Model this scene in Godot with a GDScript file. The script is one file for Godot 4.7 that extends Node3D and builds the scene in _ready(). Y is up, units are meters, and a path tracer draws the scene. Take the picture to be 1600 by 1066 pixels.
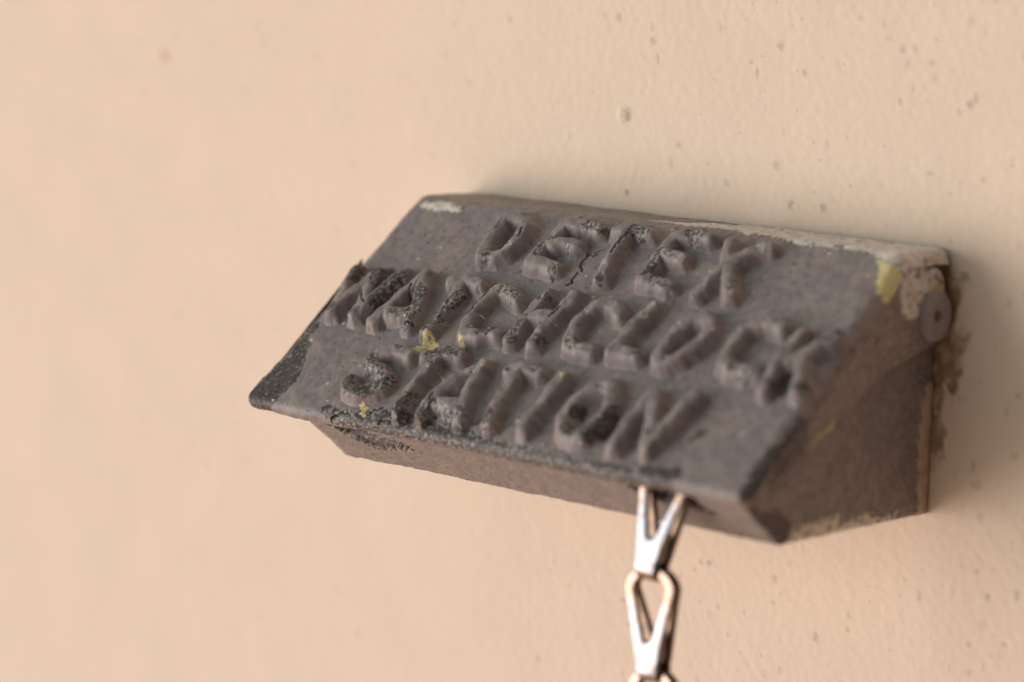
extends Node3D
# A cast metal key station box on a painted wall, with a stamped link chain hanging out of it.
# Lengths inside the builders are millimetres (x along the wall, y up, z out of the wall); M turns them into metres.

const M := 0.001
const HALF := 42.5            # half the width of the cover
const TOP_Z := 10.26          # where the sloping face begins
const SLOPE := Vector2(-0.64887, 0.76090)   # (y, z) down the sloping face
const NORMAL := Vector2(0.76090, 0.64887)   # (y, z) out of the sloping face
const FACE := 42.04           # length of the sloping face
const STEP := 0.125           # grid of the cover
const LETTERS := [
	["D", [-22.3,3.5,-21.8,6.9,-21.0,11.2], [-22.3,3.5,-20.7,3.0,-19.1,3.1,-17.7,4.4,-17.2,6.5,-17.3,9.4,-18.3,10.7,-21.0,11.2]],
	["E", [-11.2,3.5,-11.5,6.1,-11.9,8.6,-12.2,11.1], [-11.2,3.5,-9.5,3.0,-7.2,3.1,-5.0,3.6], [-10.8,7.5,-8.9,6.6,-6.9,6.9], [-12.2,11.1,-10.0,11.0,-7.7,11.4]],
	["T", [-1.9,3.4,-0.7,2.7,1.1,2.8,3.0,3.1], [-0.2,3.1,0.2,6.4,0.4,9.5,0.8,12.1]],
	["E", [7.8,3.2,7.6,6.2,7.6,9.0,7.6,11.3], [7.8,3.2,9.3,2.5,11.3,2.4,13.1,2.5], [7.7,6.7,9.0,6.6,11.3,6.9], [7.6,11.3,9.7,11.4,12.1,11.7]],
	["X", [17.1,3.2,18.1,5.8,19.8,8.1,22.3,11.7], [22.9,2.9,21.0,4.1,19.6,5.9,18.5,8.4,17.1,12.2]],
	["W", [-41.0,16.9,-40.1,21.0,-39.2,25.1], [-39.2,25.1,-38.1,20.7,-36.6,16.8], [-36.6,16.8,-35.8,20.7,-35.0,24.8], [-35.0,24.8,-33.5,20.3,-31.9,16.2]],
	["A", [-27.9,16.2,-29.6,20.5,-31.0,25.2], [-27.9,16.2,-26.3,19.8,-24.8,25.0], [-29.3,23.6,-25.7,22.8]],
	["T", [-22.6,16.4,-21.0,15.9,-19.4,16.0,-17.5,16.4], [-20.8,16.4,-20.3,19.2,-20.4,21.8,-20.7,25.5]],
	["C", [-9.7,18.0,-12.3,16.5,-14.2,16.6,-15.1,18.7,-15.3,21.3,-14.9,24.0,-14.1,25.4,-12.0,25.2,-10.3,24.2,-8.9,24.3]],
	["H", [-5.6,16.3,-6.2,19.1,-6.3,21.9,-6.2,24.7], [-1.2,15.8,-1.6,18.7,-1.9,22.6,-2.1,24.9], [-6.2,20.6,-2.1,19.7]],
	["C", [7.9,17.7,6.1,16.4,4.3,16.4,2.9,18.0,2.4,20.5,2.7,22.7,3.7,24.3,5.5,24.5,7.5,24.4]],
	["L", [12.2,15.9,11.6,18.2,11.3,20.9,11.0,24.1], [11.0,24.1,13.0,24.0,14.8,24.1]],
	["O", [20.8,16.1,19.0,17.0,18.0,19.0,17.8,21.9,18.2,24.0,19.4,24.7,21.0,23.8,22.0,22.0,22.7,20.1,22.8,18.4,22.1,16.8,20.8,16.1]],
	["C", [33.0,16.1,31.0,15.5,28.9,16.2,27.6,17.8,27.5,20.3,27.8,22.5,29.3,23.9,31.2,23.9,33.2,23.5]],
	["K", [36.2,16.4,35.9,19.3,35.8,22.8,36.3,26.1], [41.4,16.0,39.9,17.8,38.5,19.9,37.3,21.2], [38.4,19.9,39.4,22.4,41.2,25.6]],
	["S", [-20.5,30.4,-22.9,29.6,-24.8,30.4,-26.2,31.7,-25.6,32.9,-23.2,33.8,-21.1,34.8,-21.3,36.2,-22.8,37.5,-24.9,38.0,-26.6,37.5,-27.3,36.3]],
	["T", [-17.7,29.9,-16.5,28.9,-14.2,28.6,-12.2,29.0], [-15.8,29.4,-15.6,32.0,-15.9,35.3,-15.8,37.8,-15.3,39.7]],
	["A", [-7.5,29.7,-9.5,32.3,-11.0,35.0,-11.5,37.8,-11.5,39.6], [-7.5,29.7,-7.1,32.5,-6.3,35.9,-5.1,39.1], [-10.0,37.3,-6.8,36.9]],
	["T", [-2.8,30.0,-1.5,29.3,0.3,29.2,2.1,29.5], [-1.1,29.6,-0.9,32.4,-0.9,35.0,-0.5,37.2,0.1,39.0]],
	["I", [6.4,29.7,6.1,33.0,6.0,36.3,6.0,38.8]],
	["O", [14.2,29.5,12.3,30.4,10.9,32.3,10.5,35.0,11.3,37.2,12.9,38.5,14.9,38.5,16.2,36.9,16.5,34.5,16.0,32.2,15.3,30.3,14.2,29.5]],
	["N", [21.4,29.7,20.9,32.1,20.5,34.7,20.9,38.8], [21.4,29.7,23.2,32.5,24.4,35.6,25.6,38.1], [27.5,28.9,26.9,31.6,26.4,35.2,25.6,38.1]],
]
const CHIPS := [   # radius, share of pale residue, places down the cover in mm
	[0.75, 0.45, [-19.8,11.3]],
	[0.6, 0.95, [-18.9,10.8,-17.4,9.0]],
	[0.4, 0.5, [-22.0,4.4,-21.9,6.2]],
	[0.65, 0.4, [-11.8,5.6,-11.8,8.0,-11.9,9.6]],
	[0.9, 0.5, [-7.1,3.4,-4.4,3.7]],
	[0.9, 0.3, [-7.5,12.0]],
	[0.45, 0.7, [-7.8,7.8]],
	[0.6, 0.3, [-3.8,6.4,-4.3,6.9]],
	[1.2, 0.5, [1.3,2.9,2.7,3.2]],
	[0.7, 0.9, [-0.1,9.7]],
	[0.75, 0.25, [1.0,12.3]],
	[1.1, 0.5, [10.8,2.8,12.1,2.4]],
	[0.6, 0.4, [7.4,6.1,7.9,8.6,7.5,11.2]],
	[0.9, 0.8, [9.8,6.8,11.2,7.0]],
	[0.6, 0.5, [9.4,11.4,11.7,11.8]],
	[0.5, 0.6, [13.1,13.2]],
	[0.9, 0.5, [21.8,10.8]],
	[0.9, 0.75, [21.7,3.5,23.0,3.1]],
	[0.4, 0.5, [16.5,5.1]],
	[1.3, 0.12, [-40.8,16.6,-40.3,18.5]],
	[1.6, 0.1, [-36.5,16.2,-35.2,18.5]],
	[0.9, 0.2, [-39.4,24.4]],
	[0.7, 0.2, [-35.0,24.4]],
	[1.0, 0.25, [-31.9,16.2,-32.5,19.4,-33.3,22.2]],
	[0.9, 0.3, [-26.8,18.9,-25.4,22.4,-24.8,25.2]],
	[0.6, 0.5, [-28.6,23.7,-26.3,23.0]],
	[1.0, 0.4, [-19.9,18.7,-20.5,22.2,-20.8,25.2]],
	[0.5, 0.3, [-17.3,17.2]],
	[0.9, 0.55, [-12.6,16.8,-10.4,17.8]],
	[0.9, 0.2, [-11.1,24.5,-9.9,24.1]],
	[1.1, 0.3, [-5.8,16.8]],
	[0.8, 0.4, [-6.6,21.9,-5.9,24.9]],
	[1.0, 0.35, [-1.7,24.3]],
	[0.4, 0.6, [-6.2,20.4]],
	[1.0, 0.65, [3.3,23.5,5.1,24.6]],
	[0.8, 0.8, [11.9,16.0,11.5,17.9]],
	[0.5, 0.7, [2.9,18.6]],
	[0.7, 0.3, [14.9,23.9]],
	[0.5, 0.6, [19.5,24.3]],
	[0.5, 0.5, [16.5,21.1]],
	[0.9, 0.5, [30.2,23.9,32.0,24.4]],
	[0.8, 0.6, [31.8,16.0]],
	[0.5, 0.6, [27.5,18.1]],
	[1.3, 0.25, [38.4,23.7,37.7,25.1]],
	[0.9, 0.15, [41.4,25.0]],
	[0.8, 0.5, [40.0,17.4,41.2,16.1]],
	[1.15, 0.42, [-26.7,32.0,-25.2,33.2,-22.2,34.1,-20.8,35.2]],
	[1.05, 0.35, [-20.9,35.3,-21.9,36.8]],
	[1.0, 0.12, [-22.6,37.5,-24.9,38.0,-26.9,37.2,-27.2,36.2]],
	[0.7, 0.4, [-22.6,29.3]],
	[0.9, 0.2, [-17.1,29.2,-15.2,28.7,-12.8,29.0]],
	[0.5, 0.3, [-15.4,31.3]],
	[0.9, 0.3, [-15.4,37.2,-15.3,39.1]],
	[1.2, 0.15, [-11.2,37.5,-10.7,38.6]],
	[0.8, 0.15, [-5.5,37.8]],
	[1.2, 0.75, [-8.2,29.9,-8.4,30.8]],
	[0.9, 0.2, [-0.8,37.8,-0.2,38.9]],
	[0.5, 0.2, [-2.8,30.0]],
	[0.6, 0.2, [1.3,29.3]],
	[0.8, 0.15, [-5.6,37.8]],
	[1.2, 0.15, [16.2,37.9,17.3,36.0,17.5,33.8]],
	[1.1, 0.2, [11.8,34.4]],
	[0.8, 0.2, [12.3,37.5,14.2,38.4]],
	[0.7, 0.7, [13.6,30.5]],
	[0.9, 0.5, [25.3,36.1]],
	[0.5, 0.15, [30.9,33.3,30.0,34.6]],
	[3.2, 0.05, [-41.2,38.4,-41.6,40.4,-40.5,37.0]],
	[1.6, 0.05, [-41.6,31.0,-39.3,36.2]],
	[0.9, 0.12, [-42.9,16.7,-43.0,21.2,-42.9,26.1]],
	[1.0, 0.2, [-41.8,27.4,-42.0,33.6]],
	[0.9, 0.35, [-28.6,40.9,-22.1,41.5,-12.6,41.6,-3.3,41.8]],
	[1.5, 0.3, [-22.4,41.2,-12.9,41.2]],
	[1.3, 0.25, [-18.4,40.2,-7.4,40.9,0.6,41.0]],
	[0.9, 0.3, [0.9,41.5,10.6,41.5,19.0,41.5]],
	[0.9, 0.25, [18.9,41.3,30.3,41.7]],
	[1.2, 0.08, [26.6,40.7,30.9,40.3]],
	[1.6, 0.08, [42.3,38.4,42.6,34.2,43.7,28.6]],
	[1.6, 0.08, [42.5,41.0,42.6,38.9]],
	[0.35, 0.2, [-11.2,0.7,-10.8,0.1]],
	[0.5, 0.3, [14.9,2.6,16.5,1.8]],
	[0.9, 0.25, [-6.0,41.2,-0.1,41.7]],
	[1.4, 0.6, [-13.0,37.9,-4.9,39.6]],
]
const CRACKS := [
	[-17.3,5.5,-17.0,7.0],
	[-7.3,2.3,-6.3,2.1,-4.8,2.8,-3.9,2.4],
	[-5.0,7.5,-5.1,9.2,-4.1,10.4],
	[-4.7,10.8,-4.4,12.6,-5.0,13.1],
	[-1.4,7.7,-1.3,9.4,-1.2,10.7],
	[0.7,4.0,-0.0,5.2,0.5,5.9,0.1,6.9,0.3,7.9],
	[-1.4,7.7,-1.4,9.1,-1.2,10.6],
	[6.6,4.8,6.1,5.2,6.3,7.1],
	[9.3,2.4,10.3,1.4,12.1,1.4],
	[-3.5,0.9,-2.8,0.5],
	[8.9,10.9,9.9,10.2],
	[-31.5,20.9,-32.8,22.7,-32.7,24.4],
	[-36.6,20.6,-35.8,21.8,-34.4,22.9],
	[-28.9,18.2,-27.9,20.6],
	[-22.5,19.3,-22.2,21.1,-22.4,22.7],
	[-24.3,24.9,-23.6,25.3],
	[-14.9,17.5,-15.5,19.1,-15.5,20.4,-15.4,21.9,-15.7,22.5],
	[-1.7,18.3,-2.0,19.6,-2.3,20.8,-2.5,22.2,-3.1,23.1],
	[-3.6,14.0,-3.2,13.6],
	[-3.7,15.1,-3.1,14.7],
	[-7.7,25.1,-7.4,25.4],
	[-16.1,30.1,-16.2,31.4],
	[-27.4,41.8,-26.6,41.3,-25.2,40.9],
	[-18.8,41.5,-18.4,40.8,-16.8,40.6,-15.7,39.9],
	[-17.5,37.2,-16.5,38.6],
	[-2.9,38.5,-2.6,37.6],
	[-21.3,39.7,-20.3,39.3,-19.7,38.7],
]
const YELLOW := [
	[-22.4,28.3,-21.3,27.3,-20.9,26.7,-20.8,26.1,-20.0,25.8,-19.1,26.2,-18.2,26.8,-18.3,27.7,-18.9,28.2,-19.0,29.3,-19.7,28.7,-19.7,29.3,-21.0,29.1],
	[-14.2,26.7,-14.4,26.0,-13.8,25.9,-13.1,26.5,-13.2,27.1,-13.8,27.3],
	[-23.3,39.2,-23.1,39.0,-21.9,39.5,-21.9,40.2,-21.5,41.0,-22.5,40.5],
	[-14.4,31.9,-13.9,32.0,-13.0,32.4,-13.6,32.7],
	[2.7,37.0,3.2,36.6,3.9,36.6,3.7,37.3,3.2,37.5],
	[6.1,29.7,6.7,29.4,7.1,30.0],
	[-36.3,1.0,-35.2,0.3,-33.8,1.0,-34.6,1.9],
]
const GREY := Color(0.236, 0.186, 0.188)
const DARK := Color(0.058, 0.043, 0.042)
const PALE := Color(0.40, 0.35, 0.335)
const YELLOWED := Color(0.68, 0.55, 0.27)
const CREAM := Color(0.78, 0.68, 0.63)
const WALL := Color(0.78, 0.607, 0.484)

var n_lump := noise(11, 0.11)
var n_mid := noise(12, 0.45)
var n_fine := noise(13, 1.5)
var n_grain := noise(14, 4.0)
var paint: StandardMaterial3D
var rng := RandomNumberGenerator.new()


func noise(s: int, f: float) -> FastNoiseLite:
	var n := FastNoiseLite.new()
	n.seed = s
	n.noise_type = FastNoiseLite.TYPE_SIMPLEX
	n.frequency = f
	n.fractal_type = FastNoiseLite.FRACTAL_FBM
	n.fractal_octaves = 2
	return n


func relief(s: int, period_mm: float, f: float, depth: float, m: StandardMaterial3D) -> void:
	var n := FastNoiseLite.new()
	n.seed = s
	n.frequency = f
	n.fractal_octaves = 4
	var t := NoiseTexture2D.new()
	t.width = 512
	t.height = 512
	t.seamless = true
	t.as_normal_map = true
	t.bump_strength = depth
	t.noise = n
	m.normal_enabled = true
	m.normal_texture = t
	m.normal_scale = 1.0
	m.uv1_triplanar = true
	m.uv1_world_triplanar = true
	m.uv1_scale = Vector3.ONE * (1000.0 / period_mm)


func matter(called: String, rough: float) -> StandardMaterial3D:
	var m := StandardMaterial3D.new()
	m.resource_name = called
	m.vertex_color_use_as_albedo = true
	m.roughness = rough
	return m


func tag(o: Node3D, label: String, category := "", kind := "") -> Node3D:
	if label: o.set_meta("label", label)
	if category: o.set_meta("category", category)
	if kind: o.set_meta("kind", kind)
	return o


func mesh_of(v: PackedVector3Array, nrm: PackedVector3Array, col: PackedColorArray, idx: PackedInt32Array) -> ArrayMesh:
	var a := []
	a.resize(Mesh.ARRAY_MAX)
	a[Mesh.ARRAY_VERTEX] = v
	a[Mesh.ARRAY_NORMAL] = nrm
	a[Mesh.ARRAY_COLOR] = col
	a[Mesh.ARRAY_INDEX] = idx
	var m := ArrayMesh.new()
	m.add_surface_from_arrays(Mesh.PRIMITIVE_TRIANGLES, a)
	return m


func put(called: String, m: Mesh, mat: Material, parent: Node) -> MeshInstance3D:
	var o := MeshInstance3D.new()
	o.name = called
	o.mesh = m
	o.material_override = mat
	parent.add_child(o, true)
	return o


func smooth(p: Array, times := 2) -> PackedVector2Array:
	var q := PackedVector2Array()
	for i in range(0, p.size(), 2): q.append(Vector2(p[i], p[i + 1]))
	for k in times:
		if q.size() < 3: break
		var r := PackedVector2Array([q[0]])
		for i in q.size() - 1:
			if i > 0: r.append(q[i].lerp(q[i + 1], 0.25))
			if i < q.size() - 2: r.append(q[i].lerp(q[i + 1], 0.75))
		r.append(q[q.size() - 1])
		q = r
	return q


# Grid of vertices (rows of nx) to a triangle list; "keep" picks the cells.
func grid_normals(v: PackedVector3Array, nx: int, ny: int) -> PackedVector3Array:
	var out := PackedVector3Array()
	out.resize(v.size())
	for j in ny:
		var a := maxi(j - 1, 0) * nx
		var b := mini(j + 1, ny - 1) * nx
		for i in nx:
			var n := (v[j * nx + mini(i + 1, nx - 1)] - v[j * nx + maxi(i - 1, 0)]).cross(v[a + i] - v[b + i])
			out[j * nx + i] = n.normalized()
	return out


# ---- the cover -------------------------------------------------------------------------------------------
# Along the section: flat top, bend, sloping face, rounded lower lip, underside. Fills (y, z, normal y, normal z, v).
var sec: Array[PackedFloat32Array] = []

func section() -> void:
	var r := 3.0
	var turn := acos(NORMAL.x)
	var flat_to := TOP_Z - r * tan(turn / 2.0)
	var z := 0.8
	while z < flat_to:
		sec.append(PackedFloat32Array([0.0, z, 1.0, 0.0, z - TOP_Z]))
		z += 0.3
	var k := 0
	while k < 14:
		var t := turn * k / 14.0
		sec.append(PackedFloat32Array([-r + r * cos(t), flat_to + r * sin(t), cos(t), sin(t), -r * tan(turn / 2.0) * (1.0 - k / 7.0)]))
		k += 1
	var v := r * tan(turn / 2.0)
	while v < FACE - 1.3:
		sec.append(PackedFloat32Array([v * SLOPE.x, TOP_Z + v * SLOPE.y, NORMAL.x, NORMAL.y, v]))
		v += STEP
	var c := Vector2(0, TOP_Z) + SLOPE * (FACE - 1.3) - NORMAL * 1.3
	for i in 29:
		var t := PI * i / 28.0
		var n := NORMAL * cos(t) + SLOPE * sin(t)
		sec.append(PackedFloat32Array([c.x + n.x * 1.3, c.y + n.y * 1.3, n.x, n.y, FACE - 1.3 + 1.3 * sin(t) + (0.0 if i <= 14 else 2.6 * (1.0 - sin(t)))]))
	for i in 60:
		var w := FACE - 1.3 - i * 0.45
		sec.append(PackedFloat32Array([w * SLOPE.x - NORMAL.x * 2.6, TOP_Z + w * SLOPE.y - NORMAL.y * 2.6, -NORMAL.x, -NORMAL.y, FACE + 1.5]))
	var run := 0.0
	for i in sec.size():
		if i > 0: run += Vector2(sec[i][0] - sec[i - 1][0], sec[i][1] - sec[i - 1][1]).length()
		sec[i].append(run)


# Distance from a polyline, kept where smaller, on the cover's (u, v) raster.
const RX := 681
const RY := 360
func stamp(field: PackedFloat32Array, line: PackedVector2Array, reach: float, less := 0.0, second := PackedFloat32Array(), value := 0.0) -> void:
	for k in maxi(line.size() - 1, 1):
		var a := line[k]
		var b := line[mini(k + 1, line.size() - 1)]
		var ab := b - a
		var q := maxf(ab.length_squared(), 1e-9)
		for j in range(maxi(0, int((minf(a.y, b.y) - reach + 1.5) / STEP)), mini(RY, int((maxf(a.y, b.y) + reach + 1.5) / STEP) + 1)):
			for i in range(maxi(0, int((minf(a.x, b.x) - reach + HALF) / STEP)), mini(RX, int((maxf(a.x, b.x) + reach + HALF) / STEP) + 1)):
				var p := Vector2(i * STEP - HALF, j * STEP - 1.5)
				var t := clampf((p - a).dot(ab) / q, 0.0, 1.0)
				var d := p.distance_to(a + ab * t) - less
				var at := j * RX + i
				if d < field[at]:
					field[at] = d
					if second.size(): second[at] = value


func sample(field: PackedFloat32Array, u: float, v: float) -> float:
	return field[clampi(roundi((v + 1.5) / STEP), 0, RY - 1) * RX + clampi(roundi((u + HALF) / STEP), 0, RX - 1)]


func in_patch(p: Vector2, poly: PackedVector2Array, rough := 0.3) -> bool:
	var w := Vector2(n_fine.get_noise_2d(p.x * 0.6, p.y * 0.6), n_fine.get_noise_2d(p.y * 0.6 + 90.0, p.x * 0.6)) * rough
	return Geometry2D.is_point_in_polygon(p + w, poly)


func coat(u: float, v: float, s: float) -> Color:
	var g := 1.0 + 0.24 * n_mid.get_noise_2d(u + s, v) + 0.26 * n_grain.get_noise_2d(u, v + s)
	var c := Color(GREY.r * g, GREY.g * g, GREY.b * g)
	var w := n_lump.get_noise_2d(u * 1.3 + 40.0, v * 1.3 + s)
	return c.lerp(Color(0.320, 0.250, 0.220), clampf(w * 0.8, 0.0, 0.5)) if w > 0.0 else c.lerp(Color(0.225, 0.190, 0.192), clampf(-w * 0.8, 0.0, 0.5))


func residue(u: float, v: float, powder: float, up := 0.0) -> Color:
	var g := n_mid.get_noise_3d(u * 2.6 + 7.0, v * 2.6, up * 2.6) * 0.55 + n_fine.get_noise_3d(u * 1.3, v * 1.3 + 31.0, up * 1.3) * 0.5
	var k := smoothstep(-0.25, 0.42, g + (powder - 0.5) * 0.9)
	return DARK.lerp(PALE, k).lerp(Color(0.16, 0.10, 0.075), 0.25 * clampf(n_mid.get_noise_2d(u + 70.0, v) * 2.0, 0.0, 1.0))


func make_cover(box: Node3D) -> void:
	section()
	var letter_d := PackedFloat32Array(); letter_d.resize(RX * RY); letter_d.fill(9.0)
	var letter_n := PackedFloat32Array(); letter_n.resize(RX * RY); letter_n.fill(-1.0)
	var chip_d := PackedFloat32Array(); chip_d.resize(RX * RY); chip_d.fill(9.0)
	var chip_l := PackedFloat32Array(); chip_l.resize(RX * RY)
	var crack_d := PackedFloat32Array(); crack_d.resize(RX * RY); crack_d.fill(9.0)
	for k in LETTERS.size():
		for s in range(1, LETTERS[k].size()):
			stamp(letter_d, smooth(LETTERS[k][s]), 2.6, 0.0, letter_n, k)
	for c in CHIPS: stamp(chip_d, smooth(c[2], 0), c[0] + 1.2, c[0], chip_l, c[1])
	for c in CRACKS:
		var line := PackedVector2Array()
		var q := smooth(c, 0)
		for i in q.size() - 1:
			for t in 4:
				var p := q[i].lerp(q[i + 1], t / 4.0)
				line.append(p + Vector2(n_mid.get_noise_2d(p.x * 3.0, p.y * 3.0), n_mid.get_noise_2d(p.y * 3.0, p.x * 3.0 + 50.0)) * 0.28)
		line.append(q[q.size() - 1])
		stamp(crack_d, line, 0.6)
	var yellow: Array[PackedVector2Array] = []
	var yellow_box: Array[Rect2] = []
	for c in YELLOW:
		var q := smooth(c, 0)
		yellow.append(q)
		var r := Rect2(q[0], Vector2.ZERO)
		for p in q: r = r.expand(p)
		yellow_box.append(r.grow(0.4))
	var cream := [smooth([-1.9, -1.6, 3.9, -1.1, 9.5, -0.9, 14.7, -0.9, 17.1, 0.3, 18.2, -0.4, 20.2, -0.6, 23.0, 0.2, 26.3, 1.1, 30.2, 0.8, 33.0, 0.9, 36.0, 0.6, 38.5, 1.5, 41.5, 2.4, 46.0, 1.9, 46.0, -12.0, 30.0, -12.0, 14.0, -12.0, 4.0, -4.0], 0), smooth([-40.7, 1.9, -36.9, 0.9, -33.0, 1.4, -31.9, 2.4, -35.6, 2.7, -39.6, 2.5], 0)]
	var yellow_corner := smooth([38.5, 1.5, 39.5, 2.8, 41.2, 6.4, 42.6, 7.6, 43.6, 6.7, 44.0, 2.0, 41.5, 2.2], 0)
	var specks: Array[Vector3] = []
	for k in 70: specks.append(Vector3(rng.randf_range(-41, 41), rng.randf_range(0, 41), rng.randf_range(0.08, 0.2)))
	var speck_d := PackedFloat32Array(); speck_d.resize(RX * RY); speck_d.fill(9.0)
	for s in specks: stamp(speck_d, PackedVector2Array([Vector2(s.x, s.y)]), 0.5, s.z)

	# stations across: flat width, then the rolled edges
	var across: Array[Vector2] = []          # x, angle of the roll
	for k in 13: across.append(Vector2(-1.0, PI / 2.0 * (1.0 - k / 13.0)))
	var x := -HALF + 2.0
	while x < HALF - 2.0 + 0.01:
		across.append(Vector2(x, 0.0))
		x += STEP
	for k in 13: across.append(Vector2(1.0, PI / 2.0 * (k + 1) / 13.0))
	var nx := across.size()
	var ny := sec.size()
	var verts := PackedVector3Array(); verts.resize(nx * ny)
	var cols := PackedColorArray(); cols.resize(nx * ny)
	var ids := PackedInt32Array(); ids.resize(nx * ny); ids.fill(-1)
	for j in ny:
		var s := sec[j]
		var tail := smoothstep(FACE - 9.0, FACE - 2.0, s[4])
		var r := lerpf(2.0, 1.2, tail)
		for i in nx:
			var a := across[i]
			var px := a.x
			var deep := 0.0
			if a.y > 0.0:
				px = a.x * (HALF - r + r * sin(a.y))
				deep = r * (1.0 - cos(a.y))
			elif r < 2.0:
				px *= (HALF - r) / (HALF - 2.0)
			var v := s[4]
			# the left lower corner runs out a little further than the right one
			var over := absf(px) - (HALF - 1.9)
			px -= 2.3 * smoothstep(-26.0, -42.0, px) * clampf(v / FACE, 0.0, 1.0)
			var pos := Vector2(s[0], s[1]) - Vector2(s[2], s[3]) * deep
			# lower corners rounded in plan
			if over > 0.0 and v > 20.0:
				pos -= SLOPE * (1.9 - sqrt(maxf(0.0, 3.61 - over * over))) * smoothstep(20.0, FACE - 1.0, v)
			var w := s[5]
			var c := coat(px, w, 0.0)
			var h := 0.04 * n_mid.get_noise_2d(px * 0.9, w * 0.9) + 0.14 * n_lump.get_noise_2d(px * 0.6, w * 0.6)
			if v < FACE + 1.4:
				var d := sample(letter_d, px, v)
				var edge := n_mid.get_noise_2d(px * 0.9 + 20.0, w * 0.9)
				var lifted := 1.0 - smoothstep(0.0, 1.0, pow(clampf((d + 0.10 * edge + 0.18 * n_lump.get_noise_2d(px * 2.5 + 15.0, w * 2.5)) / 1.82, 0.0, 1.0), 1.8))
				h += 1.85 * lifted * (1.0 + 0.15 * n_lump.get_noise_2d(px * 1.5, w * 1.5)) + 0.08 * lifted * edge
				if lifted > 0.30: ids[j * nx + i] = int(sample(letter_n, px, v))
				var cd := sample(chip_d, px, v)
				var ragged := 0.5 * n_mid.get_noise_3d(px * 1.3, w * 1.3 + 12.0, h * 1.3) + 0.3 * n_fine.get_noise_3d(px * 0.8, w * 0.8, h * 0.8)
				var soft := 0.14 if sample(chip_l, px, v) > 0.07 else 0.32
				var bare := 1.0 - smoothstep(-soft, soft, cd + ragged + 0.12)
				if cd > 8.0 and n_mid.get_noise_2d(px * 1.7 + 300.0, w * 1.7) > 0.74: bare = 0.6
				if bare > 0.0:
					c = c.lerp(residue(px, w, sample(chip_l, px, v), h), bare)
					h += bare * (-0.12 + 0.05 * n_mid.get_noise_3d(px * 2.0, w * 2.0, h * 2.0) + 0.03 * n_fine.get_noise_3d(px, w, h))
				var k := sample(crack_d, px, v)
				if k < 0.16:
					var t := 1.0 - smoothstep(0.07, 0.16, k)
					h -= 0.40 * t
					c = c.lerp(DARK, t)
				if sample(speck_d, px, v) < 0.0: c = YELLOWED.lerp(CREAM, 0.5)
				for q in yellow.size():
					if yellow_box[q].has_point(Vector2(px, v)) and in_patch(Vector2(px, v), yellow[q], 0.35) and n_fine.get_noise_2d(px * 0.9 + 40.0, v * 0.9) < 0.55:
						c = YELLOWED.lerp(Color(0.45, 0.30, 0.09), clampf(n_mid.get_noise_2d(px * 1.8, v * 1.8) * 1.3, 0.0, 0.7))
						h += 0.09
			var along := px if a.y == 0.0 else a.x * (HALF - r + r * a.y)
			if v < 9.0:
				var p := Vector2(along, v)
				if (in_patch(p + Vector2(0.0, 0.35), cream[0], 0.5) and n_mid.get_noise_2d(along * 0.8 + 33.0, w * 0.8) < 0.62) or in_patch(p, cream[1], 0.4):
					var g := 0.92 + 0.2 * n_mid.get_noise_2d(along, w + 9.0)
					c = Color(CREAM.r * g, CREAM.g * g, CREAM.b * g).lerp(Color(0.50, 0.36, 0.27), clampf(n_lump.get_noise_2d(along * 3.0, w * 3.0) * 0.7, 0.0, 0.4))
					h += 0.14
				elif along > 37.0 and in_patch(p, yellow_corner, 0.4):
					c = YELLOWED
			if a.y > 0.0 and v >= 0.0:
				h += 0.12 * n_mid.get_noise_2d(v * 0.8, a.y * 2.0 + a.x * 9.0)
				if along > 38.0 and v < 7.5: c = corner_coat(pos, c)
			pos += Vector2(s[2], s[3]) * h
			verts[j * nx + i] = Vector3(px, pos.x, pos.y) * M
			cols[j * nx + i] = c
	var nrm := grid_normals(verts, nx, ny)
	# one mesh for the plate, one for each raised letter; they meet along shared edges
	var parts := {}
	for j in ny - 1:
		for i in nx - 1:
			var at := j * nx + i
			var id := ids[at]
			if id < 0 or ids[at + 1] != id or ids[at + nx] != id or ids[at + nx + 1] != id: id = -1
			if not parts.has(id): parts[id] = PackedInt32Array()
			var list: PackedInt32Array = parts[id]
			list.append_array([at, at + 1, at + nx, at + 1, at + nx + 1, at + nx])
			parts[id] = list
	var cover := put("cover", mesh_of(verts, nrm, cols, parts[-1]), paint, box)
	tag(cover, "sloping cast cover with three rows of raised lettering and chipped grey paint")
	var order := parts.keys()
	order.sort()
	for id in order:
		if id < 0: continue
		var v2 := PackedVector3Array(); var n2 := PackedVector3Array(); var c2 := PackedColorArray(); var i2 := PackedInt32Array()
		var seen := {}
		for at in parts[id]:
			if not seen.has(at):
				seen[at] = v2.size()
				v2.append(verts[at]); n2.append(nrm[at]); c2.append(cols[at])
			i2.append(seen[at])
		tag(put("letter", mesh_of(v2, n2, c2, i2), paint, cover), "raised cast letter %s under thick cracked paint" % LETTERS[id][0])
	for side in [1.0, -1.0]: make_flange(cover, side)


# colours of the flange's upper corner, by (y, z) on its plane
var white_corner := smooth([12.2, -3.7, 11.4, -3.3, 8.3, -1.4, 6.8, 0.5, 2.9, 0.5, 1.5, -2.4, 1.5, -3.6, 2.8, -4.3, 5.2, -4.9, 5.8, -5.8, 5.9, -7.1, 7.6, -8.3, 9.5, -8.3, 11.0, -7.3, 11.6, -5.4], 0)
var yellow_edge := smooth([6.3, -5.0, 2.5, -4.4, 1.2, -2.5, -1.0, -4.4, -1.0, -6.3, -0.4, -9.1, 0.8, -7.5, 3.8, -5.5, 5.6, -6.3], 0)

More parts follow.
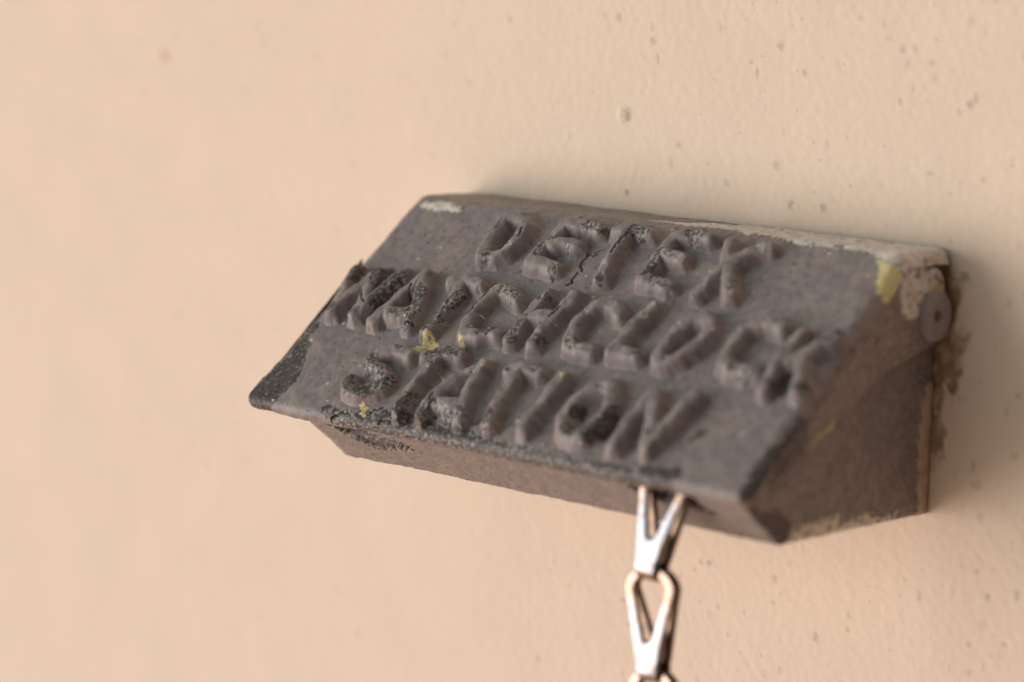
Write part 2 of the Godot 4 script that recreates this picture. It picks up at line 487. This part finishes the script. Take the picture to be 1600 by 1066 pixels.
func corner_coat(p: Vector2, c: Color) -> Color:
	var q := Vector2(p.y, p.x)
	if in_patch(q, white_corner, 0.35):
		if n_mid.get_noise_2d(q.x * 1.1 + 5.0, q.y * 1.1) > 0.50: return Color(0.13, 0.11, 0.10)
		var g := 0.85 + 0.2 * n_mid.get_noise_2d(q.x, q.y)
		return Color(0.80 * g, 0.72 * g, 0.68 * g)
	if in_patch(q, yellow_edge, 0.3): return YELLOWED
	return c


# A flat plate with an outline (z, y), its outer face ring by ring from the middle, its rim bevelled and running inwards.
func plate(outline: PackedVector2Array, x0: float, x1: float, bevel: float, color: Callable) -> ArrayMesh:
	var ring := PackedVector2Array()
	var total := 0.0
	for i in outline.size(): total += outline[i].distance_to(outline[(i + 1) % outline.size()])
	for i in outline.size():
		var a := outline[i]
		var b := outline[(i + 1) % outline.size()]
		var many := maxi(1, roundi(a.distance_to(b) / 0.35))
		for k in many: ring.append(a.lerp(b, float(k) / many))
	var mid := Vector2.ZERO
	for p in ring: mid += p
	mid /= ring.size()
	var n := ring.size()
	var inward := PackedVector2Array()
	for i in n:
		var t := (ring[(i + 1) % n] - ring[(i + n - 1) % n]).normalized()
		var w := Vector2(-t.y, t.x)
		inward.append(w if w.dot(mid - ring[i]) > 0.0 else -w)
	var rows: Array = []      # [x, list of points]
	var sgn := signf(x0 - x1)
	for k in 46:
		var f := k / 45.0
		var pts := PackedVector2Array()
		for i in n: pts.append(mid.lerp(ring[i] + inward[i] * bevel, maxf(f, 0.002)))
		rows.append([x0, pts])
	for k in 4:
		var t := PI / 2.0 * (k + 1) / 4.0
		var pts := PackedVector2Array()
		for i in n: pts.append(ring[i] + inward[i] * bevel * (1.0 - sin(t)))
		rows.append([x0 - sgn * bevel * (1.0 - cos(t)), pts])
	for k in 6:
		rows.append([lerpf(x0 - sgn * bevel, x1, (k + 1) / 6.0), ring])
	var nx := n + 1
	var v := PackedVector3Array(); var c := PackedColorArray(); var idx := PackedInt32Array()
	for r in rows.size():
		for i in nx:
			var p: Vector2 = rows[r][1][i % n]
			var got: Array = color.call(p, r)
			v.append(Vector3(rows[r][0] + sgn * float(got[1]), p.y, p.x) * M)
			c.append(got[0])
	var st := SurfaceTool.new()
	st.begin(Mesh.PRIMITIVE_TRIANGLES)
	for i in v.size():
		st.set_color(c[i])
		st.add_vertex(v[i])
	var spin := 0.0
	for i in n: spin += ring[i].cross(ring[(i + 1) % n])
	var flip := (spin > 0.0) == (sgn > 0.0)
	for r in rows.size() - 1:
		for i in n:
			var a := r * nx + i
			var t := [a, a + nx, a + 1, a + 1, a + nx, a + nx + 1] if not flip else [a, a + 1, a + nx, a + 1, a + nx + 1, a + nx]
			for k in t: st.add_index(k)
	st.generate_normals()
	return st.commit()


func make_flange(cover: Node3D, side: float) -> void:
	var q := [1.3, -5.0, 1.8, -3.2, 3.2, -2.1, 5.0, -1.95, 9.4, -1.95, 10.4, -2.2]
	for v in range(2, 39, 3):
		q.append_array([TOP_Z + v * SLOPE.y - NORMAL.y * 1.95, v * SLOPE.x - NORMAL.x * 1.95])
	q.append_array([36.6, -26.4, 34.2, -25.6, 31.4, -24.3, 26.3, -21.1, 21.2, -18.3, 15.9, -15.7, 11.7, -14.3, 6.1, -12.9, 3.0, -12.3, 1.6, -11.4, 1.0, -9.0])
	var squiggle := smooth([28.4, -22.4, 26.5, -21.3, 24.5, -20.5, 22.8, -19.9], 0)
	var color := func(p: Vector2, _r: int) -> Array:
		var c := coat(p.x, p.y, 200.0)
		var h := 0.05 * n_mid.get_noise_2d(p.x * 0.8, p.y * 0.8 + 60.0)
		c = corner_coat(Vector2(p.y, p.x), c)
		if n_mid.get_noise_2d(p.x * 2.0 + 11.0, p.y * 2.0) > 0.60: c = YELLOWED.lerp(GREY, 0.5)
		if p.x > 30.0 and p.y + p.x * 0.85 > 3.0 + n_mid.get_noise_2d(p.x, p.y) * 1.5: c = c.lerp(residue(p.x, p.y, 0.1), 0.85)
		for k in squiggle.size() - 1:
			if Geometry2D.get_closest_point_to_segment(p, squiggle[k], squiggle[k + 1]).distance_to(p) < 0.75 + 0.3 * n_mid.get_noise_2d(p.x * 2.0, p.y * 2.0):
				c = Color(0.50, 0.42, 0.24)
				h += 0.08
		return [c, h]
	var f := put("side_flange", plate(smooth(q, 1), side * HALF, side * (HALF - 2.2), 0.45, color), paint, cover)
	if side > 0.0: tag(f, "side flange of the cover with white and yellow paint flakes round the rivet")


func make_rivet(box: Node3D, side: float) -> void:
	# a low head with a bevelled rim and a drilled dimple, turned about the hinge
	var prof := [Vector2(0.0, -0.25), Vector2(0.62, -0.25), Vector2(0.72, 0.30), Vector2(0.95, 0.85), Vector2(2.2, 0.98), Vector2(2.95, 0.92), Vector2(3.25, 0.68), Vector2(3.32, 0.35), Vector2(3.32, -0.3)]
	var v := PackedVector3Array(); var st := SurfaceTool.new()
	st.begin(Mesh.PRIMITIVE_TRIANGLES)
	var nx := 57
	for p in prof:
		for i in nx:
			var a := TAU * (i % 56) / 56.0
			var c := coat(cos(a) * p.x + 300.0, sin(a) * p.x, 77.0).lerp(PALE, 0.45)
			if p.x < 0.7: c = DARK
			st.set_color(c)
			st.add_vertex(Vector3(side * p.y, sin(a) * p.x, cos(a) * p.x) * M)
	for r in prof.size() - 1:
		for i in nx - 1:
			var a := r * nx + i
			for k in ([a, a + 1, a + nx, a + 1, a + nx + 1, a + nx] if side > 0.0 else [a, a + nx, a + 1, a + 1, a + nx, a + nx + 1]): st.add_index(k)
	st.generate_normals()
	var o := put("hinge_rivet", st.commit(), paint, box)
	o.position = Vector3(side * HALF, -8.3, 3.9) * M
	if side > 0.0: tag(o, "round grey hinge rivet with a drilled dimple")


# ---- the housing under the cover --------------------------------------------------------------------------
const BODY_L := -37.2
const BODY_R := 40.8
func make_housing(box: Node3D) -> void:
	var q := [0.2, -3.5, 6.0, -3.5]
	q.append_array([TOP_Z + 6 * SLOPE.y - NORMAL.y * 2.9, 6 * SLOPE.x - NORMAL.x * 2.9])
	q.append_array([39.6, -28.8, 31.8, -34.7, 0.2, -34.9])
	var strip := smooth([0.0, -16.8, 1.8, -17.3, 2.9, -19.7, 3.3, -23.8, 2.9, -30.5, 2.7, -34.2, 2.5, -36.0, -1.0, -36.0, -1.0, -17.0], 0)
	var squiggle := smooth([28.9, -23.4, 27.0, -22.3, 25.0, -21.4, 23.2, -20.8, 22.6, -20.9], 0)
	var low := smooth([30.8, -33.5, 27.5, -32.7, 24.1, -32.8, 20.7, -32.5, 18.5, -33.4, 14.3, -33.1, 9.9, -34.0, 7.0, -34.0, 7.0, -36.0, 30.0, -36.0], 0)
	var end := func(p: Vector2, _r: int) -> Array:
		var c := coat(p.x, p.y, 400.0)
		var g := n_fine.get_noise_2d(p.x * 1.2, p.y * 1.2)
		if g > 0.42: c = c.lerp(DARK, 0.45)
		var h := 0.04 * n_mid.get_noise_2d(p.x * 1.2, p.y * 1.2 + 5.0) + 0.03 * g
		var on := 9.0
		for k in squiggle.size() - 1: on = minf(on, Geometry2D.get_closest_point_to_segment(p, squiggle[k], squiggle[k + 1]).distance_to(p))
		if on < 0.42 + 0.2 * n_mid.get_noise_2d(p.x * 2.0, p.y * 2.0):
			c = Color(0.50, 0.42, 0.24)
			h += 0.1
		elif in_patch(p, strip, 0.55):
			var t := 0.95 + 0.2 * n_mid.get_noise_2d(p.x, p.y)
			c = Color(0.56 * t, 0.40 * t, 0.28 * t)
			h += 0.30
		elif in_patch(p, low, 0.8) and n_mid.get_noise_2d(p.x * 1.3, p.y * 1.3) < 0.45:
			c = Color(0.68, 0.60, 0.40).lerp(CREAM, clampf(0.5 + n_mid.get_noise_2d(p.x * 2.0, p.y * 2.0), 0.0, 1.0))
			h += 0.12
		elif p.x > 27.5 and p.y < -29.5 + n_mid.get_noise_2d(p.x, p.y) * 1.6 and p.y + 34.7 < (p.x - 27.5) * 0.9: c = residue(p.x, p.y, 0.05)
		return [c, h]
	var body := put("housing", sweep(smooth(q, 0)), paint, box)
	tag(body, "grey painted housing below the cover with a leathery slanting underside")
	tag(put("end_wall", plate(smooth(q, 0), BODY_R, BODY_R - 1.0, 0.7, end), paint, body), "dark grey end wall with cream paint left along its edges")
	var left := PackedVector2Array()
	var whole := smooth(q, 0)
	for i in whole.size():
		var a := whole[i]
		var b := whole[(i + 1) % whole.size()]
		var many := ceili(a.distance_to(b))
		for k in many:
			var p := a.lerp(b, float(k) / many)
			left.append(p - Vector2(4.0 * smoothstep(20.0, 34.0, p.x), 0.0))
	put("end_wall", plate(left, BODY_L, BODY_L + 1.0, 0.7, end), paint, body)


# the housing's walls: its section drawn along x, with the gaps and scars of the slanting front
func sweep(q: PackedVector2Array) -> ArrayMesh:
	var ring: Array = []      # (z, y), outward (z, y), distance down the slanting front or -1
	var front := [q[3], q[4]]
	for k in q.size():
		var a := q[k]
		var b := q[(k + 1) % q.size()]
		var fine := 0.16 if k == 3 else 0.8
		var many := maxi(1, roundi(a.distance_to(b) / fine))
		var t := (b - a).normalized()
		var n := Vector2(-t.y, t.x)
		if n.dot((a + b) / 2.0 - Vector2(16, -20)) < 0.0: n = -n
		for i in many + (1 if k == q.size() - 1 else 0):
			ring.append([a.lerp(b, float(i) / many), n, a.distance_to(b) * i / many if k == 3 else (9.8 + i if k == 4 else -1.0)])
	var gap_l := smooth([-31.5, -1.0, -30.6, 0.5, -28.8, 2.2, -27.0, 3.7, -25.4, 5.2, -24.0, 5.4, -21.0, 4.4, -17.5, 3.6, -16.0, 2.9, -18.3, 1.6, -23.0, 0.7, -24.0, -1.0], 0)
	var gap_r := smooth([21.0, -1.5, 21.5, 0.6, 23.5, 2.9, 30.0, 3.2, 33.0, 4.4, 34.5, 5.0, 33.0, 2.4, 32.5, -1.5], 0)
	var v := PackedVector3Array(); var c := PackedColorArray()
	var xs := PackedFloat32Array()
	var x := BODY_L + 0.6
	while x < BODY_R - 0.55:
		xs.append(x)
		x += 0.2
	xs.append(BODY_R - 0.55)
	for r in ring:
		var p: Vector2 = r[0]
		var n: Vector2 = r[1]
		var d: float = r[2]
		for u in xs:
			var col := coat(u, p.y + p.x, 500.0).lerp(Color(0.235, 0.185, 0.155), 0.35)
			var h := 0.0
			var spot := p
			if d >= 0.0:
				h += 0.05 * n_fine.get_noise_2d(u * 0.5, d * 0.9) + 0.07 * n_mid.get_noise_2d(u * 0.6, d * 1.0) + 0.10 * n_lump.get_noise_2d(u * 0.8, d * 0.8)
				var w := Vector2(u, d)
				if d < 9.0 and u < -15.0 and in_patch(w, gap_l, 0.9):
					h -= 0.35 + 3.2 * smoothstep(0.0, 1.6, 2.9 + 0.12 * (u + 28.0) - d)
					col = residue(u, d, 0.22)
				elif d < 9.0 and u > 20.0 and in_patch(w, gap_r, 0.6):
					h -= 3.5 if u < 32.0 and d < 3.0 else 0.4
					col = DARK
				elif n_fine.get_noise_2d(u * 0.8 + 60.0, d * 0.8) > 0.52: col = col.lerp(DARK, 0.5)
			# the front's left corner is rounded
			var near := 5.0 - (u - BODY_L)
			if near > 0.0 and p.x > 20.0: spot.x -= (5.0 - sqrt(25.0 - near * near)) * 0.8 * smoothstep(20.0, 34.0, p.x)
			spot += n * h
			v.append(Vector3(u, spot.y, spot.x) * M)
			c.append(col)
	var nx := xs.size()
	var st := SurfaceTool.new()
	st.begin(Mesh.PRIMITIVE_TRIANGLES)
	for i in v.size():
		st.set_color(c[i])
		st.add_vertex(v[i])
	for j in ring.size() - 1:
		for i in nx - 1:
			var a := j * nx + i
			for k in [a, a + nx, a + 1, a + 1, a + nx, a + nx + 1]: st.add_index(k)
	st.generate_normals()
	return st.commit()


# ---- the chain ---------------------------------------------------------------------------------------------
# One stamped link: two loops joined by a neck, the neck folded into a U at the bottom so that the loops stand face to face.
func make_link() -> ArrayMesh:
	var bend := 1.3          # radius of the fold's middle line
	var half_neck := 1.55
	var tall := 13.1          # height of a loop above the fold
	var thick := 0.64
	var n := 72
	var outer := PackedVector2Array(); var inner := PackedVector2Array()
	for i in n:
		# outer outline: straight flanks from the neck up to a round head; inner: a drop shaped opening
		var a := TAU * i / n - PI / 2.0
		var dir := Vector2(cos(a), sin(a))
		outer.append(reach_outline(dir, half_neck, tall))
		inner.append(reach_opening(dir))
	var st := SurfaceTool.new()
	st.begin(Mesh.PRIMITIVE_TRIANGLES)
	for side in [1.0, -1.0]:
		# four corner lines round the section of the strip, rounded a little
		var rows: Array = []
		for k in 12:
			rows.append([[0.0, -0.32], [0.07, -0.46], [0.16, -0.5], [0.84, -0.5], [0.93, -0.46], [1.0, -0.32], [1.0, 0.32], [0.93, 0.46], [0.84, 0.5], [0.16, 0.5], [0.07, 0.46], [0.0, 0.32]][k])
		for k in rows.size() + 1:
			var f: Array = rows[k % rows.size()]
			for i in n + 1:
				var p := inner[i % n].lerp(outer[i % n], f[0])
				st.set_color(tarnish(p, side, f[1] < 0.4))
				st.add_vertex(fold(p, f[1] * thick, bend, tall, side) * M)
	var stride := n + 1
	for s in 2:
		var base := s * stride * 13
		for k in 12:
			for i in n:
				var a := base + k * stride + i
				var t := [a, a + 1, a + stride, a + 1, a + stride + 1, a + stride] if s == 1 else [a, a + stride, a + 1, a + 1, a + stride, a + stride + 1]
				for q in t: st.add_index(q)
	# the fold
	var first := 2 * stride * 13
	var cut := [[-1.0, -0.3], [-0.96, -0.46], [-0.88, -0.5], [0.0, -0.5], [0.88, -0.5], [0.96, -0.46], [1.0, -0.3], [1.0, 0.3], [0.96, 0.46], [0.88, 0.5], [0.0, 0.5], [-0.88, 0.5], [-0.96, 0.46], [-1.0, 0.3], [-1.0, -0.3]]
	for k in 29:
		var a := PI * (k - 2) / 24.0
		var up := 0.0
		if k < 2 or k > 26:
			up = 0.35 * (2 - k if k < 2 else k - 26)
			a = 0.0 if k < 2 else PI
		for f in cut:
			var w := half_neck * (1.0 - 0.10 * sin(a))
			var r: float = bend + f[1] * (thick + 0.05)
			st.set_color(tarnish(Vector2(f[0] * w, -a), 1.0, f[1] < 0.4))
			st.add_vertex(Vector3(f[0] * w, -r * sin(a) + 0.02 + up, r * cos(a)) * M)
	for k in 28:
		for i in cut.size() - 1:
			var a: int = first + k * cut.size() + i
			for q in [a, a + cut.size(), a + 1, a + 1, a + cut.size(), a + cut.size() + 1]: st.add_index(q)
	st.generate_normals()
	return st.commit()


func fold(p: Vector2, off: float, bend: float, tall: float, side: float) -> Vector3:
	var t := clampf(p.y / tall, 0.0, 1.0)
	var z := lerpf(bend, 0.36, smoothstep(0.0, 1.0, t)) + 0.12 * sin(PI * t)
	return Vector3(p.x, p.y, side * (z + off))


const HUB := Vector2(0, 7.6)
func reach_outline(dir: Vector2, neck: float, tall: float) -> Vector2:
	# march out of the hub to the edge of the shape
	var t := 0.0
	while t < 14.0:
		var p := HUB + dir * t
		if p.y < 0.0: break
		if p.y > 10.2:
			if Vector2(p.x / 3.7, (p.y - 10.2) / (tall - 10.2)).length() > 1.0: break
		elif absf(p.x) > lerpf(neck, 3.7, pow(p.y / 10.2, 1.25)): break
		t += 0.02
	return HUB + dir * t


func reach_opening(dir: Vector2) -> Vector2:
	var t := 0.0
	while t < 14.0:
		var p := HUB + dir * t
		if p.y < 4.5:
			if (p - Vector2(0, 4.5)).length() > 0.75: break
		elif p.y > 10.0:
			if Vector2(p.x / 2.35, (p.y - 10.0) / 1.95).length() > 1.0: break
		elif absf(p.x) > lerpf(0.75, 2.35, (p.y - 4.5) / 5.5): break
		t += 0.02
	return HUB + dir * t


# outer faces plated; copper shows where the links have rubbed on each other; the sheared edges and the inner faces are darker brown
func tarnish(p: Vector2, side: float, edge_or_inner := false) -> Color:
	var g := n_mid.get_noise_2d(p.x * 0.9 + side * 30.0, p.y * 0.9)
	if edge_or_inner: return Color(0.24, 0.165, 0.125).lerp(Color(0.15, 0.108, 0.085), clampf(0.5 + n_mid.get_noise_2d(p.x * 4.0, p.y * 0.8 + 60.0), 0.0, 1.0))
	var rubbed := maxf(smoothstep(-0.25, -0.55, p.y), smoothstep(6.6, 8.2, p.y + g * 2.5))
	return Color(0.34, 0.345, 0.38).lerp(Color(0.48, 0.30, 0.23), rubbed * 0.85).lerp(Color(0.30, 0.22, 0.17), smoothstep(0.15, 0.6, g) * 0.8)


func make_chain() -> void:
	var chain := Node3D.new()
	chain.name = "link_chain"
	chain.position = Vector3(26.9, -38.7, 39.6) * M
	add_child(chain)
	tag(chain, "short plated metal chain of folded links hanging out of the grey key box", "chain")
	var m := matter("plated_steel", 0.34)
	m.metallic = 1.0
	m.roughness = 0.27
	var shape := make_link()
	for k in 3:
		var o := put("chain_link", shape, m, chain)
		o.position = Vector3([0.0, 1.0, 1.7][k], -12.75 * k, 0.0) * M
		o.rotation_degrees = Vector3([-9.0, 0.5, 0.0][k], [2.0, 4.0, 0.0][k], [-3.5, 3.0, 2.0][k])


# ---- the wall ----------------------------------------------------------------------------------------------
func make_wall() -> void:
	var xs := PackedFloat32Array([-1500.0, -800.0, -400.0, -250.0, -200.0])
	var x := -180.0
	while x < 75.0:
		xs.append(x)
		x += 0.75 if x < -110.0 else (0.5 if x < -30.0 else 0.33)
	xs.append_array(PackedFloat32Array([76.0, 90.0, 140.0, 250.0, 400.0, 800.0, 1500.0]))
	var ys := PackedFloat32Array([-1300.0, -700.0, -350.0, -180.0, -130.0])
	var y := -112.0
	while y < 48.0:
		ys.append(y)
		y += 0.33 if y > -62.0 else 0.6
	ys.append_array(PackedFloat32Array([49.0, 60.0, 100.0, 200.0, 400.0, 900.0]))
	var nx := xs.size()
	var ny := ys.size()
	var v := PackedVector3Array(); v.resize(nx * ny)
	var c := PackedColorArray(); c.resize(nx * ny)
	# scuffs and pits: place, half sizes, strength
	var marks: Array = []
	for k in 470:
		var px := 62.0 - 190.0 * pow(rng.randf(), 1.7)
		marks.append([px, rng.randf_range(-75, 36), rng.randf_range(0.15, 0.6), rng.randf_range(0.2, 0.8), rng.randf_range(0.12, 0.45) * (1.6 if px > -15.0 else 0.8), rng.randi() % 4])
	for k in 150: marks.append([rng.randf_range(-10, 62), rng.randf_range(-62, 34), rng.randf_range(0.10, 0.20), rng.randf_range(0.10, 0.22), 0.6, 0])
	for k in 420: marks.append([62.0 - 110.0 * pow(rng.randf(), 1.3), rng.randf_range(-62, 36), rng.randf_range(0.2, 0.6), rng.randf_range(0.25, 0.75), 0.07, 3 + 3])
	marks.append_array([[-12.8, 13.3, 0.95, 1.05, 0.6, 5], [-109.1, 16.1, 1.1, 1.1, 0.7, 1], [-11.7, 2.6, 0.3, 0.35, 1.0, 0]])
	for k in nx * ny: c[k] = Color.WHITE
	var tint := PackedFloat32Array(); tint.resize(nx * ny)
	var bump := PackedFloat32Array(); bump.resize(nx * ny)
	var hue := PackedInt32Array(); hue.resize(nx * ny)
	for m in marks:
		var i0 := xs.bsearch(m[0] - m[2] * 2.5)
		var i1 := mini(xs.bsearch(m[0] + m[2] * 2.5), nx - 1)
		var j0 := ys.bsearch(m[1] - m[3] * 2.5)
		var j1 := mini(ys.bsearch(m[1] + m[3] * 2.5), ny - 1)
		for j in range(j0, j1):
			for i in range(i0, i1):
				var d := Vector2((xs[i] - m[0]) / m[2], (ys[j] - m[1]) / m[3]).length() + 0.35 * n_fine.get_noise_2d(xs[i], ys[j])
				var t := 1.0 - smoothstep(0.6, 1.3, d)
				if t <= 0.0: continue
				var at := j * nx + i
				if m[5] == 5:
					bump[at] = maxf(bump[at], 0.28 * t)
					tint[at] = maxf(tint[at], t * 0.55)
					hue[at] = 2
				elif m[5] == 6: bump[at] = minf(bump[at], -0.035 * t)
				else:
					tint[at] = maxf(tint[at], t * m[4])
					hue[at] = 1 if m[5] == 1 else 0
					if m[5] == 2: bump[at] = maxf(bump[at], 0.06 * t)
	for j in ny:
		for i in nx:
			var at := j * nx + i
			var px := xs[i]
			var py := ys[j]
			var h := 0.0
			var k := WALL
			if px > -185.0 and px < 76.0 and py > -113.0 and py < 49.0:
				h = 0.07 * n_lump.get_noise_2d(px * 0.30, py * 0.30) + 0.018 * n_lump.get_noise_2d(px * 2.0, py * 2.0 + 70.0) + 0.022 * n_lump.get_noise_2d(px * 4.5, py * 4.5 + 30.0) + 0.012 * n_mid.get_noise_2d(px * 1.3, py * 1.3) + bump[at]
				var g := 1.0 + 0.018 * n_lump.get_noise_2d(px * 0.4 + 20.0, py * 0.4) + 0.02 * n_fine.get_noise_2d(px, py)
				k = Color(WALL.r * g, WALL.g * g, WALL.b * g)
				if tint[at] > 0.0: k = k.lerp([Color(0.30, 0.25, 0.22), Color(0.48, 0.30, 0.18), Color(0.42, 0.38, 0.30)][hue[at]], tint[at] * 0.75)
				# crust of old dirt and torn paint in the corner beside the box
				var off := px - BODY_R
				if off > -3.0 and off < 14.0 and py < 4.0 and py > -33.0:
					var rag := n_mid.get_noise_2d(px * 0.5, py * 0.42) * 2.0
					var broad := lerpf(3.7, 2.0, clampf((-py - 12.0) / 10.0, 0.0, 1.0))
					var t := (1.0 - smoothstep(broad - 0.35, broad + 0.35, off + rag)) * smoothstep(-29.0, -26.0, py + rag) * (1.0 - smoothstep(-3.0, -1.5, py + rag * 0.7))
					var dirt := Color(0.29, 0.175, 0.095).lerp(Color(0.48, 0.335, 0.22), smoothstep(-0.35, 0.35, n_mid.get_noise_2d(px * 0.8 + 7.0, py * 0.6)))
					k = k.lerp(dirt, t * 0.9)
					h += t * (0.30 + 0.35 * n_mid.get_noise_2d(px * 0.7, py * 0.5) + 0.12 * n_fine.get_noise_2d(px * 0.8, py * 0.8))
			v[at] = Vector3(px, py, h) * M
			c[at] = k
	var idx := PackedInt32Array()
	for j in ny - 1:
		for i in nx - 1:
			var a := j * nx + i
			idx.append_array([a, a + nx, a + 1, a + 1, a + nx, a + nx + 1])
	var m := matter("wall_paint", 0.62)
	m.metallic_specular = 0.35
	relief(21, 26.0, 0.03, 0.3, m)
	var wall := put("wall", mesh_of(v, grid_normals_up(v, nx, ny), c, idx), m, self)
	tag(wall, "peach painted plaster wall with small scuffs", "", "structure")


# added brown slab, unseen on the right: blocks light and darkens the chain's flanks
func make_light_blocker() -> void:
	var b := BoxMesh.new()
	b.size = Vector3(0.12, 4.0, 3.0)
	var m := matter("blocker_brown", 0.7)
	m.vertex_color_use_as_albedo = false
	m.albedo_color = Color(0.21, 0.17, 0.145)
	var o := put("added_light_blocker", b, m, self)
	o.position = Vector3(0.54, 0.4, 1.52)
	tag(o, "added dark brown slab out of view blocking light from the right", "", "structure")


func grid_normals_up(v: PackedVector3Array, nx: int, ny: int) -> PackedVector3Array:
	var n := grid_normals(v, nx, ny)
	for i in n.size():
		if n[i].z < 0.0: n[i] = -n[i]
	return n


func _ready() -> void:
	rng.seed = 7
	var cam := Camera3D.new()
	cam.name = "camera"
	add_child(cam)
	cam.position = Vector3(239.09, 38.19, 309.31) * M
	cam.rotation_degrees = Vector3(-8.2024, 41.2433, 2.1529)
	var lens := CameraAttributesPhysical.new()
	lens.frustum_focal_length = 99.98
	lens.frustum_near = 0.02
	lens.frustum_far = 20.0
	lens.frustum_focus_distance = 0.384
	lens.exposure_aperture = 10.5
	cam.attributes = lens
	cam.fov = 13.69
	cam.near = 0.02
	cam.far = 20.0

	var sky := ProceduralSkyMaterial.new()
	sky.sky_top_color = Color(0.66, 0.76, 0.73)
	sky.sky_horizon_color = Color(0.88, 0.94, 1.0)
	sky.sky_curve = 0.25
	sky.sky_energy_multiplier = 0.92
	sky.ground_energy_multiplier = 0.95
	sky.ground_bottom_color = Color(0.90, 0.76, 0.64)
	sky.ground_horizon_color = Color(0.95, 0.94, 0.93)
	sky.ground_curve = 0.22
	var env := Environment.new()
	env.background_mode = Environment.BG_SKY
	env.sky = Sky.new()
	env.sky.sky_material = sky
	env.tonemap_mode = Environment.TONE_MAPPER_LINEAR
	env.tonemap_exposure = 1.16
	env.ssao_enabled = true
	env.ssil_enabled = true
	env.sdfgi_enabled = true
	var around := WorldEnvironment.new()
	around.name = "environment"
	around.environment = env
	add_child(around)

	var sun := DirectionalLight3D.new()
	sun.name = "daylight"
	sun.light_energy = 0.62
	sun.light_color = Color(1.0, 0.97, 0.93)
	sun.light_angular_distance = 48.0
	sun.shadow_enabled = true
	sun.sky_mode = DirectionalLight3D.SKY_MODE_LIGHT_ONLY
	add_child(sun)
	sun.look_at_from_position(Vector3(-0.66, -0.12, 0.70), Vector3.ZERO)

	paint = matter("weathered_paint", 0.52)
	paint.metallic_specular = 0.5
	relief(22, 9.0, 0.05, 2.2, paint)

	make_wall()
	make_light_blocker()
	var box := Node3D.new()
	box.name = "key_box"
	add_child(box)
	tag(box, "weathered grey cast metal key box with raised lettering mounted on the peach wall", "key box")
	make_housing(box)
	make_cover(box)
	for side in [1.0, -1.0]: make_rivet(box, side)
	make_chain()
